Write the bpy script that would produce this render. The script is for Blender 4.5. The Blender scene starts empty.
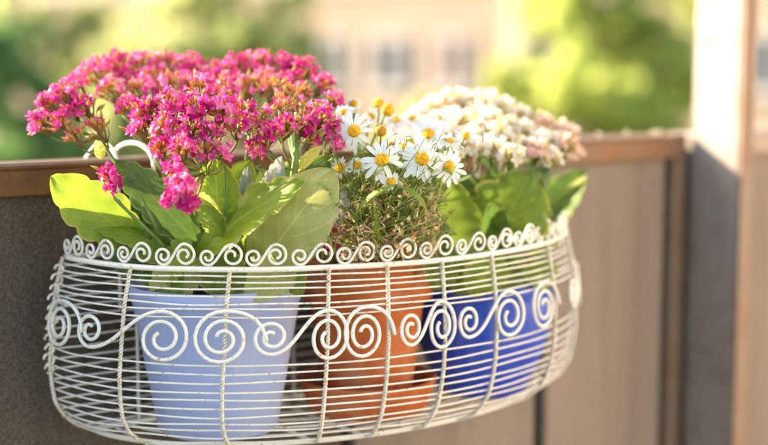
import bpy, math, random
from mathutils import Vector, Matrix, noise
R = random.Random(7)
PI = math.pi
V = Vector
scene = bpy.context.scene
C = scene.collection

# ------------------------------------------------------------------ camera frame
F = 1380.0; CX, CY = 384.0, 222.5; PITCH = math.radians(6.84); ZC = 1.10
cp, sp = math.cos(PITCH), math.sin(PITCH)
def P(x, y, d):
    """world point seen at photo pixel (x,y) at distance d along the view axis"""
    a = (x-CX)/F*d; b = (CY-y)/F*d
    return V((a, d*cp + b*sp, ZC - d*sp + b*cp))
ANG = math.radians(34.5)
U = V((math.cos(ANG), math.sin(ANG), 0)); M = V((math.sin(ANG), -math.cos(ANG), 0))
L0 = V((-0.275, 1.177, 0))
def W(u, m, z): return L0 + U*u + M*m + V((0, 0, z))
Z_RAIL = 1.005; Z_RIM = 0.931; Z_BOT = 0.778

# ------------------------------------------------------------------ helpers
class MB:
    def __init__(s): s.v=[]; s.f=[]; s.uv=[]; s.mi=[]; s.hasuv=False
    def add(s, vs, fs, uvs=None, mi=0):
        o=len(s.v); s.v.extend(vs)
        for k,f in enumerate(fs):
            s.f.append([i+o for i in f]); s.mi.append(mi)
            s.uv.append([uvs[i] for i in f] if uvs else [(0,0)]*len(f))
        if uvs: s.hasuv=True
    def build(s, name, mats, parent=None, smooth=True):
        me=bpy.data.meshes.new(name)
        loc = parent.matrix_world.translation.copy() if parent else V((0,0,0))
        par_chain = V((0,0,0))
        p=parent
        while p is not None:
            par_chain += p.location; p=p.parent
        me.from_pydata([tuple(V(v)-par_chain) for v in s.v],[],s.f)
        if not isinstance(mats,(list,tuple)): mats=[mats]
        for m in mats: me.materials.append(m)
        me.polygons.foreach_set('material_index', s.mi)
        if smooth: me.polygons.foreach_set('use_smooth',[True]*len(s.f))
        if s.hasuv:
            l=me.uv_layers.new(name='UVMap'); flat=[]
            for f in s.uv:
                for c in f: flat.extend(c)
            l.data.foreach_set('uv',flat)
        me.update()
        o=bpy.data.objects.new(name,me); C.objects.link(o)
        if parent: o.parent=parent
        return o
    def tube(s, pts, r, n=6, closed=False, rfun=None, mi=0, cap=True):
        pts=[V(p) for p in pts]; N=len(pts)
        if N<2: return
        vs=[]; prev=None
        for i,p in enumerate(pts):
            if closed: t=(pts[(i+1)%N]-pts[i-1])
            else: t=pts[min(i+1,N-1)]-pts[max(i-1,0)]
            if t.length<1e-9: t=V((0,0,1))
            t.normalize()
            if prev is None:
                a=V((0,0,1)) if abs(t.z)<.9 else V((1,0,0))
                nrm=t.cross(a).normalized()
            else:
                nrm=prev-t*prev.dot(t)
                if nrm.length<1e-6: nrm=t.orthogonal()
                nrm.normalize()
            prev=nrm; b=t.cross(nrm)
            rr=rfun(i/(N-1)) if rfun else r
            for k in range(n):
                an=2*PI*k/n; vs.append(p+(nrm*math.cos(an)+b*math.sin(an))*rr)
        fs=[]
        for i in range(N if closed else N-1):
            j=(i+1)%N
            for k in range(n):
                l=(k+1)%n; fs.append([i*n+k,i*n+l,j*n+l,j*n+k])
        if not closed and cap:
            fs.append(list(range(n))[::-1]); fs.append([(N-1)*n+k for k in range(n)])
        s.add(vs,fs,mi=mi)
    def lathe(s, c, prof, n=64, mi=0, wob=0):
        c=V(c); vs=[]; fs=[]
        for r,z in prof:
            for k in range(n):
                a=2*PI*k/n; vs.append(c+V((r*math.cos(a),r*math.sin(a),z)))
        for i in range(len(prof)-1):
            for k in range(n):
                l=(k+1)%n; fs.append([i*n+k,i*n+l,(i+1)*n+l,(i+1)*n+k])
        s.add(vs,fs,mi=mi)
    def box(s, o, a, b, c, mi=0):
        """box from corner o along three edge vectors"""
        o,a,b,c=V(o),V(a),V(b),V(c)
        vs=[o,o+a,o+a+b,o+b,o+c,o+a+c,o+a+b+c,o+b+c]
        fs=[[0,3,2,1],[4,5,6,7],[0,1,5,4],[1,2,6,5],[2,3,7,6],[3,0,4,7]]
        if a.cross(b).dot(c)<0: fs=[f[::-1] for f in fs]
        s.add(vs,fs,mi=mi)

def empty(name, loc, label=None, cat=None, group=None, kind=None):
    o=bpy.data.objects.new(name,None); o.location=loc; C.objects.link(o)
    o.empty_display_size=.02
    tag(o,label,cat,group,kind); return o
def tag(o,label=None,cat=None,group=None,kind=None):
    if label: o['label']=label
    if cat: o['category']=cat
    if group: o['group']=group
    if kind: o['kind']=kind
    return o
def bez(p0,p1,p2,p3,n=12):
    out=[]
    for i in range(n+1):
        t=i/n; q=1-t
        out.append(V(p0)*q**3+V(p1)*3*q*q*t+V(p2)*3*q*t*t+V(p3)*t**3)
    return out
def interp(tab,x):
    if x<=tab[0][0]: return tab[0][1]
    for i in range(len(tab)-1):
        if x<=tab[i+1][0]:
            k=(x-tab[i][0])/(tab[i+1][0]-tab[i][0])
            y0,y1=tab[i][1],tab[i+1][1]
            return y0+(y1-y0)*k
    return tab[-1][1]

# ------------------------------------------------------------------ materials
class NT:
    def __init__(s,name):
        s.m=bpy.data.materials.new(name); s.m.use_nodes=True; s.t=s.m.node_tree; s.t.nodes.clear()
        s.out=s.n('ShaderNodeOutputMaterial')
    def n(s,t,**k):
        x=s.t.nodes.new(t)
        for a,b in k.items(): setattr(x,a,b)
        return x
    def l(s,a,b): s.t.links.new(a,b)
    def coord(s,scale=1.0,kind='Object'):
        if kind=='World':
            g=s.n('ShaderNodeNewGeometry'); return g.outputs['Position']
        c=s.n('ShaderNodeTexCoord'); return c.outputs[kind]
    def noise(s,scale,detail=4,rough=.5,vec=None):
        x=s.n('ShaderNodeTexNoise'); x.inputs['Scale'].default_value=scale
        x.inputs['Detail'].default_value=detail; x.inputs['Roughness'].default_value=rough
        if vec is not None: s.l(vec,x.inputs['Vector'])
        return x.outputs['Fac']
    def ramp(s,fac,stops):
        r=s.n('ShaderNodeValToRGB'); e=r.color_ramp.elements
        e[0].position=stops[0][0]; e[0].color=(*stops[0][1],1)
        e[1].position=stops[-1][0]; e[1].color=(*stops[-1][1],1)
        for p,c in stops[1:-1]:
            k=e.new(p); k.color=(*c,1)
        s.l(fac,r.inputs['Fac']); return r.outputs['Color']
    def mix(s,fac,a,b,mode='MIX'):
        x=s.n('ShaderNodeMix',data_type='RGBA',blend_type=mode)
        for sock,val in ((x.inputs['Factor'],fac),(x.inputs['A'],a),(x.inputs['B'],b)):
            if hasattr(val,'default_value') or hasattr(val,'is_linked'): s.l(val,sock)
            elif isinstance(val,(int,float)): sock.default_value=val
            else: sock.default_value=(*val,1)
        return x.outputs['Result']
    def math(s,op,a,b=None):
        x=s.n('ShaderNodeMath',operation=op)
        for i,v in enumerate((a,b)):
            if v is None: continue
            if isinstance(v,(int,float)): x.inputs[i].default_value=v
            else: s.l(v,x.inputs[i])
        return x.outputs[0]
    def bsdf(s,col,rough=.5,spec=.5,bump=None,bstr=.3,bdist=.001,trans=0,tcol=None,sss=0,metal=0,coat=0):
        p=s.n('ShaderNodeBsdfPrincipled')
        if isinstance(col,tuple): p.inputs['Base Color'].default_value=(*col,1)
        else: s.l(col,p.inputs['Base Color'])
        if isinstance(rough,(int,float)): p.inputs['Roughness'].default_value=rough
        else: s.l(rough,p.inputs['Roughness'])
        p.inputs['Specular IOR Level'].default_value=spec
        p.inputs['Metallic'].default_value=metal
        p.inputs['Coat Weight'].default_value=coat
        nrm=None
        if bump is not None:
            b=s.n('ShaderNodeBump'); b.inputs['Strength'].default_value=bstr; b.inputs['Distance'].default_value=bdist
            s.l(bump,b.inputs['Height']); s.l(b.outputs[0],p.inputs['Normal']); nrm=b.outputs[0]
        res=p.outputs[0]
        if trans:
            t=s.n('ShaderNodeBsdfTranslucent')
            tc=tcol if tcol is not None else col
            if isinstance(tc,tuple): t.inputs['Color'].default_value=(*tc,1)
            else: s.l(tc,t.inputs['Color'])
            mx=s.n('ShaderNodeMixShader'); mx.inputs[0].default_value=trans
            s.l(res,mx.inputs[1]); s.l(t.outputs[0],mx.inputs[2]); res=mx.outputs[0]
        s.l(res,s.out.inputs['Surface']); return s.m

def mat_white_wire():
    t=NT('chipped_white_paint'); w=t.coord(kind='World')
    n=t.noise(220,5,.6,w); n2=t.noise(900,3,.6,w)
    col=t.ramp(n,[(.0,(.82,.79,.74)),(.58,(.80,.76,.70)),(.66,(.62,.50,.36)),(.72,(.42,.26,.13))])
    return t.bsdf(col,.38,.5,n2,.35,.0006)
def mat_twist():
    t=NT('worn_cream_paint'); w=t.coord(kind='World')
    n=t.noise(260,5,.7,w)
    col=t.ramp(n,[(.0,(.80,.77,.71)),(.5,(.78,.73,.65)),(.60,(.58,.44,.28)),(.72,(.34,.2,.1))])
    return t.bsdf(col,.45,.5,n,.4,.0006)
def mat_panel(name,c1,c2,c3,bs=.9):
    t=NT(name); w=t.coord(kind='World')
    n=t.noise(420,4,.65,w); big=t.noise(3.0,5,.6,w); fine=t.noise(700,2,.5,w)
    col=t.ramp(n,[(.32,c1),(.5,c2),(.66,c3)])
    col=t.mix(.6,col,t.ramp(big,[(.3,(.72,.7,.68)),(.7,(1.0,1.0,1.0))]),'MULTIPLY')
    mp_=t.n('ShaderNodeMapping'); mp_.inputs['Scale'].default_value=(30,30,1.3); t.l(w,mp_.inputs['Vector'])
    st=t.noise(1,5,.6,mp_.outputs[0])
    col=t.mix(.5,col,t.ramp(st,[(.35,(.74,.71,.68)),(.5,(1,1,1)),(.7,(1.12,1.10,1.08))]),'MULTIPLY')
    h=t.math('ADD',n,t.math('MULTIPLY',fine,.4))
    return t.bsdf(col,.85,.25,h,bs,.003)
def mat_rust(name,base,rust,amt=.5):
    t=NT(name); w=t.coord(kind='World')
    n=t.noise(28,7,.7,w); n2=t.noise(320,4,.6,w)
    col=t.ramp(n,[(amt-.16,base),(amt+.02,tuple((a+b)/2 for a,b in zip(base,rust))),(amt+.16,rust)])
    col=t.mix(.35,col,t.ramp(n2,[(.3,(.5,.45,.42)),(.7,(1,1,1))]),'MULTIPLY')
    return t.bsdf(col,.55,.4,n2,.4,.001)
def mat_leaf(name,c1,c2,edge,tr=.42,trc=None,rough=.36,blotch=None):
    t=NT(name); w=t.coord(kind='World')
    uv=t.n('ShaderNodeUVMap'); sep=t.n('ShaderNodeSeparateXYZ'); t.l(uv.outputs[0],sep.inputs[0])
    v=t.math('ABSOLUTE',t.math('SUBTRACT',sep.outputs['Y'],.5))      # 0 midrib .. .5 edge
    n=t.noise(46,4,.6,w); n2=t.noise(300,4,.6,w)
    col=t.ramp(n,[(.3,c1),(.7,c2)])
    if blotch: col=t.mix(t.ramp(t.noise(26,3,.5,w),[(.55,(0,0,0)),(.68,(1,1,1))]),col,blotch)
    em=t.ramp(t.math('ADD',v,t.math('MULTIPLY',n2,.02)),[(.455,(0,0,0)),(.497,(1,1,1))])
    col=t.mix(em,col,edge)
    mr=t.ramp(v,[(.0,(1,1,1)),(.025,(0,0,0))])
    col=t.mix(t.mix(.5,(0,0,0),mr),col,tuple(min(1,c*1.5+.05) for c in c2))
    # side veins
    wv=t.math('SINE',t.math('ADD',t.math('MULTIPLY',sep.outputs['X'],34),t.math('MULTIPLY',v,-26)))
    h=t.math('ADD',t.math('MULTIPLY',wv,.25),n2)
    n3=t.noise(150,6,.75,w)
    col=t.mix(t.ramp(n3,[(.56,(0,0,0)),(.74,(.55,.55,.55))]),col,tuple(min(1,c*1.25+.06) for c in c2))
    col=t.mix(t.ramp(t.noise(75,5,.8,w),[(.66,(0,0,0)),(.74,(.7,.7,.7))]),col,(.30,.20,.07))
    vn=t.ramp(wv,[(.86,(0,0,0)),(1.0,(.30,.30,.30))])
    col=t.mix(vn,col,tuple(min(1,c*1.4+.04) for c in c2))
    tc=t.mix(.5,col,trc if trc else tuple(min(1,c*2.2) for c in c2))
    return t.bsdf(col,t.math('ADD',t.math('MULTIPLY',n3,.35),rough-.1),.5,h,.45,.0014,tr,tc)
def mat_petal(name,stops,tr=.35,scale=55,rough=.5):
    t=NT(name); w=t.coord(kind='World')
    n=t.noise(scale,3,.6,w)
    col=t.ramp(n,stops)
    return t.bsdf(col,rough,.3,None,0,0,tr,col)
def mat_simple(name,c,rough=.5,spec=.5,var=.12,scale=40,tr=0,bs=0,bd=.001):
    t=NT(name); w=t.coord(kind='World'); n=t.noise(scale,5,.6,w)
    col=t.ramp(n,[(.3,tuple(x*(1-var) for x in c)),(.7,tuple(min(1,x*(1+var)) for x in c))])
    return t.bsdf(col,rough,spec,n if bs else None,bs,bd,tr)

M_WIRE=mat_white_wire(); M_TWIST=mat_twist()
M_PANEL_SHADED=mat_panel('shade_darkened_roughcast',(.060,.046,.035),(.108,.083,.064),(.17,.135,.108),.8)  # weaker bounce light at the left end is put into this darker brown
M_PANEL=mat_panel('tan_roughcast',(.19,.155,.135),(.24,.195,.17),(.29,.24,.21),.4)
M_RUST=mat_rust('rusty_brown_paint',(.085,.036,.014),(.20,.080,.022),.5)
M_RUST2=mat_rust('rusted_tan_paint',(.24,.17,.125),(.22,.10,.05),.58)
M_POST=mat_rust('old_white_paint',(.28,.245,.22),(.17,.115,.075),.64)
M_FRAME=mat_simple('dark_steel',(.07,.055,.045),.6,.4)
M_LBLUE=None

def mat_pot_glaze(name,c,rough,streak=.15,dust=(.6,.6,.62)):
    t=NT(name); w=t.coord(kind='World'); n=t.noise(18,6,.65,w); n2=t.noise(140,4,.6,w)
    col=t.mix(t.ramp(n,[(.45,(0,0,0)),(.8,(streak,streak,streak))]),c,dust)
    mp_=t.n('ShaderNodeMapping'); mp_.inputs['Scale'].default_value=(70,70,9); t.l(w,mp_.inputs['Vector'])
    st=t.noise(1,6,.65,mp_.outputs[0]); col=t.mix(t.ramp(st,[(.56,(0,0,0)),(.72,(.28,.28,.28))]),col,dust)
    sp_=t.noise(330,3,.6,w); col=t.mix(t.ramp(sp_,[(.70,(0,0,0)),(.76,(.6,.6,.6))]),col,(.16,.10,.06))
    return t.bsdf(col,t.math('ADD',t.math('MULTIPLY',n2,.25),rough),.5,n2,.10,.001)
M_LBLUE=mat_pot_glaze('light_blue_glaze',(.35,.43,.76),.38)
M_RBLUE=mat_pot_glaze('royal_blue_glaze',(.010,.060,.56),.28,.3,(.25,.35,.6))
def mat_terra():
    t=NT('terracotta'); w=t.coord(kind='World'); n=t.noise(16,6,.7,w); n2=t.noise(260,5,.6,w)
    col=t.ramp(n,[(.3,(.46,.10,.030)),(.5,(.60,.155,.05)),(.62,(.62,.24,.12)),(.72,(.66,.44,.32))])
    col=t.mix(.3,col,t.ramp(n2,[(.3,(.6,.6,.6)),(.7,(1,1,1))]),'MULTIPLY')
    return t.bsdf(col,.85,.25,n2,.3,.001)
M_TERRA=mat_terra()
M_SOIL=mat_simple('dark_soil',(.035,.024,.016),.95,.2,.5,200,bs=1,bd=.004)
M_LEAF=mat_leaf('fleshy_green_leaf',(.095,.165,.018),(.21,.29,.04),(.50,.42,.10))
M_LEAF_DK=mat_leaf('dark_green_leaf',(.05,.10,.018),(.10,.175,.028),(.30,.36,.10),.3)
M_LEAF_YL=mat_leaf('yellow_green_leaf',(.135,.25,.018),(.29,.38,.035),(.50,.42,.12),.45)
M_LEAF_PALE=mat_leaf('pale_green_leaf',(.36,.38,.12),(.47,.47,.17),(.40,.38,.18),.3,blotch=(.50,.55,.22))
M_LEAF_DRY=mat_leaf('dried_silver_leaf',(.30,.30,.27),(.46,.45,.42),(.5,.45,.38),.25,(.45,.45,.40))
M_LEAF_YEL=mat_leaf('yellowed_leaf',(.55,.45,.06),(.70,.60,.12),(.65,.40,.10),.45)
M_STEM=mat_simple('green_stem',(.13,.21,.05),.5,.4,.3,90)
M_STEM_BR=mat_simple('brown_green_stem',(.24,.17,.07),.6,.3,.4,120)
M_PINK=mat_petal('magenta_petal',[(.30,(.40,.006,.17)),(.50,(.72,.03,.29)),(.70,(.88,.24,.52))],.4,110)
M_PINK2=mat_petal('bright_pink_petal',[(.30,(.58,.012,.24)),(.50,(.84,.10,.40)),(.70,(.93,.45,.66))],.4,110)
M_TUBE=mat_petal('orange_flower_tube',[(.3,(.60,.20,.06)),(.5,(.74,.38,.12)),(.7,(.74,.60,.20))],.3,110)
M_BUD=mat_petal('withered_bud',[(.25,(.34,.08,.05)),(.42,(.62,.24,.10)),(.55,(.70,.44,.16)),(.65,(.46,.50,.12)),(.78,(.86,.74,.42))],.35,230)
M_WHITEP=mat_petal('cream_petal',[(.28,(.92,.80,.56)),(.42,(.93,.90,.80)),(.6,(.92,.88,.82)),(.72,(.92,.78,.72))],.6,60)
M_BLUSH=mat_petal('blush_petal',[(.3,(.94,.62,.54)),(.55,(.94,.76,.68)),(.75,(.94,.88,.82))],.55,50)
M_YTUBE=mat_petal('yellow_green_tube',[(.3,(.62,.58,.18)),(.6,(.84,.66,.32)),(.75,(.9,.78,.5))],.35,90)
M_DAISY=mat_petal('daisy_petal',[(.3,(.78,.78,.76)),(.7,(.88,.88,.87))],.3,90)
def mat_disc():
    t=NT('daisy_disc'); w=t.coord(kind='World'); n=t.noise(500,3,.6,w)
    vo=t.n('ShaderNodeTexVoronoi'); vo.inputs['Scale'].default_value=900; t.l(w,vo.inputs['Vector'])
    col=t.ramp(n,[(.3,(.55,.20,.01)),(.5,(.80,.42,.015)),(.7,(.88,.60,.04))])
    return t.bsdf(col,.7,.3,vo.outputs['Distance'],.9,.001)
M_DISC=mat_disc()
M_DISC_BR=mat_simple('brown_disc',(.48,.22,.03),.8,.3,.4,500,bs=.8)
M_STRAW=mat_petal('dry_straw_stem',[(.3,(.55,.26,.12)),(.5,(.78,.55,.30)),(.7,(.88,.78,.55))],.2,120)
M_FEATH=mat_petal('feathery_green',[(.3,(.16,.28,.03)),(.55,(.38,.48,.10)),(.75,(.62,.62,.24))],.3,120)

# ------------------------------------------------------------------ world, sun, camera
SUNV = (-M*1.0 - U*0.78 + V((0,0,.56))).normalized()
el=math.asin(SUNV.z); az=math.atan2(SUNV.x,SUNV.y)
w=bpy.data.worlds.new('World'); scene.world=w; w.use_nodes=True
nt=w.node_tree; nt.nodes.clear()
o_=nt.nodes.new('ShaderNodeOutputWorld'); bg=nt.nodes.new('ShaderNodeBackground'); sk=nt.nodes.new('ShaderNodeTexSky')
sk.sky_type='NISHITA'; sk.sun_disc=False; sk.sun_elevation=el; sk.sun_rotation=az
sk.dust_density=2.0
nt.links.new(sk.outputs[0],bg.inputs[0]); nt.links.new(bg.outputs[0],o_.inputs[0]); bg.inputs[1].default_value=.15
sl=bpy.data.lights.new('sun','SUN'); sl.energy=5.0; sl.angle=math.radians(.5); sl.color=(1,.90,.74)
so=bpy.data.objects.new('sun',sl); C.objects.link(so); so.rotation_euler=SUNV.to_track_quat('Z','Y').to_euler(); so.location=SUNV*20
cam=bpy.data.cameras.new('camera'); co=bpy.data.objects.new('camera',cam); C.objects.link(co); scene.camera=co
cam.sensor_width=36; cam.lens=F/768*36; cam.clip_start=.05; cam.clip_end=600
co.location=(0,0,ZC); co.rotation_euler=(PI/2-PITCH,0,0)
cam.dof.use_dof=True; cam.dof.focus_distance=1.108; cam.dof.aperture_fstop=2.3; cam.dof.aperture_blades=0
vs=scene.view_settings; vs.view_transform='Standard'; vs.look='None'; vs.exposure=1.95; vs.use_white_balance=True; vs.white_balance_temperature=7150; vs.white_balance_tint=10; vs.gamma=1; vs.use_curve_mapping=False

# ------------------------------------------------------------------ setting: balcony
def struct(mb,name,mat,smooth=False):
    o=mb.build(name,mat,None,smooth); o['kind']='structure'; return o
mb=MB(); mb.box(W(-4,-.14,-.18),U*9,M*2.04,V((0,0,.18)))
struct(mb,'balcony_floor',mat_simple('pale_concrete',(.30,.28,.25),.9,.2,.12,8,bs=.3))
mb=MB(); mb.box(W(.75,1.6,-.18),U*4.5,M*.25,V((0,0,3.4)))
o=mb.build('house_wall',mat_simple('cream_render',(.72,.62,.50),.9,.2,.05,6,bs=.3),None,False)
tag(o,'plain cream rendered house wall behind the balcony','wall')
GZ=-7.0
mb=MB(); s=900
mb.add([V((-s,-s,GZ)),V((s,-s,GZ)),V((s,s,GZ)),V((-s,s,GZ))],[[0,1,2,3]])
struct(mb,'ground',mat_simple('lawn_ground',(.10,.15,.05),.95,.1,.3,.4))

rail=empty('balcony_railing',W(.3,-.02,0),'brown balcony railing of roughcast panels under a rusty metal top rail','railing')
panels=[(-1.55,-.455,M_PANEL_SHADED),(-.44,.2905,M_PANEL_SHADED),(.3065,.5445,M_PANEL),(.5605,.741,M_PANEL),(.7535,.7760,M_RUST2),(.795,1.6,M_PANEL),(1.62,2.6,M_PANEL)]
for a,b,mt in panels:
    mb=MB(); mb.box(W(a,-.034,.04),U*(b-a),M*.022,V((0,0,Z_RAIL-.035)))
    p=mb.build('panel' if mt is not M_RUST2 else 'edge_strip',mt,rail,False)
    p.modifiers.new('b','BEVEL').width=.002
    if mt is M_PANEL_SHADED: p['label']='brown coarse roughcast panel, darkened by shade put into its colour'
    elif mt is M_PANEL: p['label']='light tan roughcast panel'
mb=MB(); mb.box(W(-1.6,-.052,.05),U*4.3,M*.016,V((0,0,Z_RAIL-.06)))
mb.build('backing_frame',M_FRAME,rail,False)
# top rail: an angle profile, flange on top, lip in front
def railseg(a,b,mat):
    mb=MB()
    mb.box(W(a,-.010,Z_RAIL-.0225),U*(b-a),M*.004,V((0,0,.0225)))
    mb.box(W(a,-.062,Z_RAIL),U*(b-a),M*.056,V((0,0,.004)))
    o=mb.build('top_rail',mat,rail,False); o.modifiers.new('b','BEVEL').width=.0012; return o
railseg(-1.6,.50,M_RUST); railseg(.502,.768,mat_rust('rusty_tan_paint',(.19,.12,.085),(.24,.10,.035),.5)); railseg(.793,2.7,mat_rust('mauve_paint',(.40,.33,.31),(.30,.2,.15),.6))
# post
post=empty('steel_post',W(.78,.03,0),'tall white painted flat steel post with rusty edge rising past the railing','post')
mb=MB(); mb.box(W(.7765,-.006,0),U*.011,M*.070,V((0,0,3.0)))
o=mb.build('web_plate',M_POST,post,False); o.modifiers.new('b','BEVEL').width=.0015
mb=MB(); mb.box(W(.7765,.0645,0),U*.0200,M*.006,V((0,0,3.0)))
o=mb.build('edge_flange',mat_rust('rusty_pinkish_paint',(.26,.19,.155),(.24,.125,.075),.52),post,False); o.modifiers.new('b','BEVEL').width=.001
# drops of water on the right rail
for k,(px,py) in enumerate([(592,127),(627,127),(665,120),(677,113),(655,128)]):
    pass

# ------------------------------------------------------------------ wire basket
A,B,UC,M0=.257,.197,.2525,.012
H=Z_RIM-Z_BOT
SU=[(0,1),(.03,1.03),(.06,1.045),(.09,1.055),(.11,1.05),(.125,1.04),(.138,1.01),(.148,.965),(.153,.92)]
SM=[(0,1),(.03,1.02),(.06,1.03),(.09,1.02),(.11,1.0),(.125,.975),(.138,.93),(.148,.87),(.153,.80)]
tabT=[];acc=0;prev=None
for i in range(721):
    th=PI*i/720; q=(A*math.cos(th),B*math.sin(th))
    if prev: acc+=math.hypot(q[0]-prev[0],q[1]-prev[1])
    prev=q; tabT.append((acc,th))
ARC=acc
def theta(s): return interp(tabT,max(0,min(ARC,s)))
def S(s,h,off=0.0):
    """point on the basket front: s arc length from the left end, h drop below the rim"""
    th=theta(s); su,sm=interp(SU,max(0,h)),interp(SM,max(0,h))
    u=UC-A*su*math.cos(th); m=M0+B*sm*math.sin(th)
    nu,nm=-math.cos(th)/A,math.sin(th)/B; l=math.hypot(nu,nm)
    return W(u+nu/l*off,m+nm/l*off,Z_RIM-h)
basket=empty('wire_basket',W(.25,.1,Z_BOT),'white wire basket with spiral scrollwork hanging on the railing and holding three pots','basket')
def dloop(h,scl=1,wob=.0006,off=0,seed=0):
    pts=[];n=72
    su,sm=interp(SU,h)*scl,interp(SM,h)*scl
    for i in range(n+1):
        th=PI*i/n
        dz=(noise.noise(V((i*.13,seed*3.1,h*50)))*wob*2) if wob else 0
        nu,nm=-math.cos(th)/A,math.sin(th)/B; l=math.hypot(nu,nm)
        pts.append(W(UC-A*su*math.cos(th)+nu/l*off,M0+B*sm*math.sin(th)+nm/l*off,Z_RIM-h+dz))
    return pts
# rim
mb=MB(); p=dloop(0,1,.0003); back=[W(UC+A*(1-2*i/24),M0,Z_RIM) for i in range(1,24)]
mb.tube(p+back,.0024,8,closed=True); mb.build('rim',M_WIRE,basket)
mb=MB(); p=dloop(H,1,.0003); su=.91*A
back=[W(UC+su*(1-2*i/24),M0,Z_BOT) for i in range(1,24)]
mb.tube(p+back,.0024,8,closed=True); mb.build('bottom_ring',M_WIRE,basket)
mb=MB()
for i,h in enumerate([.0055,.0110,.0155,.0220,.0275,.0325,.0380]):
    mb.tube(dloop(h,1,.0009,0,i),.00082,6)
mb.build('upper_wires',M_WIRE,basket)
mb=MB()
for i,h in enumerate([.0765,.084,.0915,.099,.1065,.1135,.1205,.1275,.1345,.141,.147]):
    mb.tube(dloop(h,1,.0011,0,i+20),.00085,6)
mb.build('lower_wires',M_WIRE,basket)
# back grid
mb=MB(); k=0
h=.008
while h<.15:
    su=interp(SU,h)*A
    mb.tube([W(UC-su*(1-2*i/20),M0-.001,Z_RIM-h+noise.noise(V((i*.5,h*90,4)))*.0014) for i in range(21)],.0009,6)
    h+=.0088
for u in (.06,.14,.22,.30,.38,.45):
    mb.tube([W(u,M0+.001,Z_RIM-H*i/10) for i in range(11)],.0016,6)
mb.build('back_grid',M_WIRE,basket)
# floor
mb=MB()
for q in (.86,.72,.58,.44,.3,.16):
    mb.tube(dloop(H,q,.0004),.0011,6)
mb.build('floor_wires',M_WIRE,basket)
def twist(mb,pts,r=.00095,hr=.0011,pitch=.0058):
    # resample
    acc=[0]
    for i in range(1,len(pts)): acc.append(acc[-1]+(pts[i]-pts[i-1]).length)
    n=int(acc[-1]/.0011); res=[];j=0
    for i in range(n+1):
        d=acc[-1]*i/n
        while j<len(acc)-2 and acc[j+1]<d: j+=1
        k=(d-acc[j])/max(1e-9,acc[j+1]-acc[j]); res.append(pts[j].lerp(pts[j+1],k))
    for ph in (0,PI):
        q=[]
        for i,pp in enumerate(res):
            t=(res[min(i+1,n)]-res[max(i-1,0)]).normalized(); a=t.cross(U).normalized() if abs(t.dot(U))<.9 else t.orthogonal().normalized(); b=t.cross(a)
            an=ph+2*PI*(acc[-1]*i/n)/pitch
            q.append(pp+(a*math.cos(an)+b*math.sin(an))*hr)
        mb.tube(q,r,5)
RIBS=[.0,.088,.172,.251,.301,.353,.409,.50,.57,.64,ARC]
for s in RIBS:
    mb=MB(); pts=[]
    for i in range(41):
        h=H*math.sin(PI/2*i/40)**.9
        pts.append(S(s,h,.0022))
    if 0<s<ARC:
        e=pts[-1]; uu=(e-L0).dot(U)
        for i in range(1,10):
            mm=(e-L0).dot(M)*(1-i/9.5); pts.append(W(uu,mm+M0,Z_BOT-.001))
    twist(mb,pts); mb.build('twisted_rib',M_TWIST,basket)
# scrolls
def spiral(cx,cy,R0,turns,a_end,ccw=True,rin=.22,n=44):
    """from the inside outwards, ending on angle a_end at radius R0"""
    out=[]
    for i in range(n+1):
        t=i/n; r=R0*(rin+(1-rin)*t**.9); a=a_end-(1-t)*turns*2*PI*(1 if ccw else -1)
        out.append((cx+r*math.cos(a),cy+r*math.sin(a)))
    return out
def cubic2(p0,p1,p2,p3,n=14):
    return [tuple(p0[k]*(1-t)**3+p1[k]*3*t*(1-t)**2+p2[k]*3*t*t*(1-t)+p3[k]*t**3 for k in (0,1)) for t in [i/n for i in range(1,n)]]
def s_scroll(x1,r1,x2,r2,y1=0,y2=0,t1=1.6,t2=1.9,q1=1,q2=1):
    a=spiral(x1,y1,r1,t1,-PI/2,True); b=spiral(x2,y2,r2,t2,PI/2,False)[::-1]   # b: enters at top, moving right, clockwise
    b=[(x,y) for x,y in spiral(x2,y2,r2,t2,PI/2,True)][::-1]
    a=[(x1+(x-x1)*q1,y) for x,y in a]; b=[(x2+(x-x2)*q2,y) for x,y in b]
    p0=a[-1]; p3=b[0]; g=(x2-x1)*.42
    return a+cubic2(p0,(p0[0]+g,p0[1]),(p3[0]-g,p3[1]),p3)+b
def bspiral(x,r,y=0,t=2.2,q=1):
    pts=spiral(x,y,r*1.05,t,PI/2-.1,False,.2)
    # outer arch falling to the right and ending in a small hook
    e=pts[-1]
    return [(x+(a-x)*q,b) for a,b in pts+cubic2(e,(e[0]+r*.75,e[1]),(x+r*1.52,y+r*.75),(x+r*1.62,y-r*.35))]
def scroll_part(pts,h0,off,rad,name='scroll',clamp=True):
    mb=MB(); q=[S(min(max(x,.0),ARC),max(h0-y,-.05),off) if (h0-y)>=0 else None for x,y in pts]
    q=[]
    for x,y in pts:
        h=h0-y; z=S(x,h,off)      # S keeps rim scale above the rim
        q.append(z)
    mb.tube(q,rad,7); return mb.build(name,M_WIRE,basket)
HB=.0540
for x1,x2,q1,q2 in ((.058,.1235,1,1),(.2075,.2510,1,.76),(.320,.348,.72,.66),(.376,.423,.8,.95),(.548,.594,1,1)):
    scroll_part(s_scroll(x1,.0140,x2,.0215,.0010,-.0005,q1=q1,q2=q2),HB,.0046,.0016)
for x3,rr,q in ((.0185,.0195,1),(.1700,.0213,1),(.2795,.0210,.76),(.474,.0205,.9),(.640,.0205,1)):
    scroll_part(bspiral(x3,rr,q=q),HB,.0050,.0016)
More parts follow.
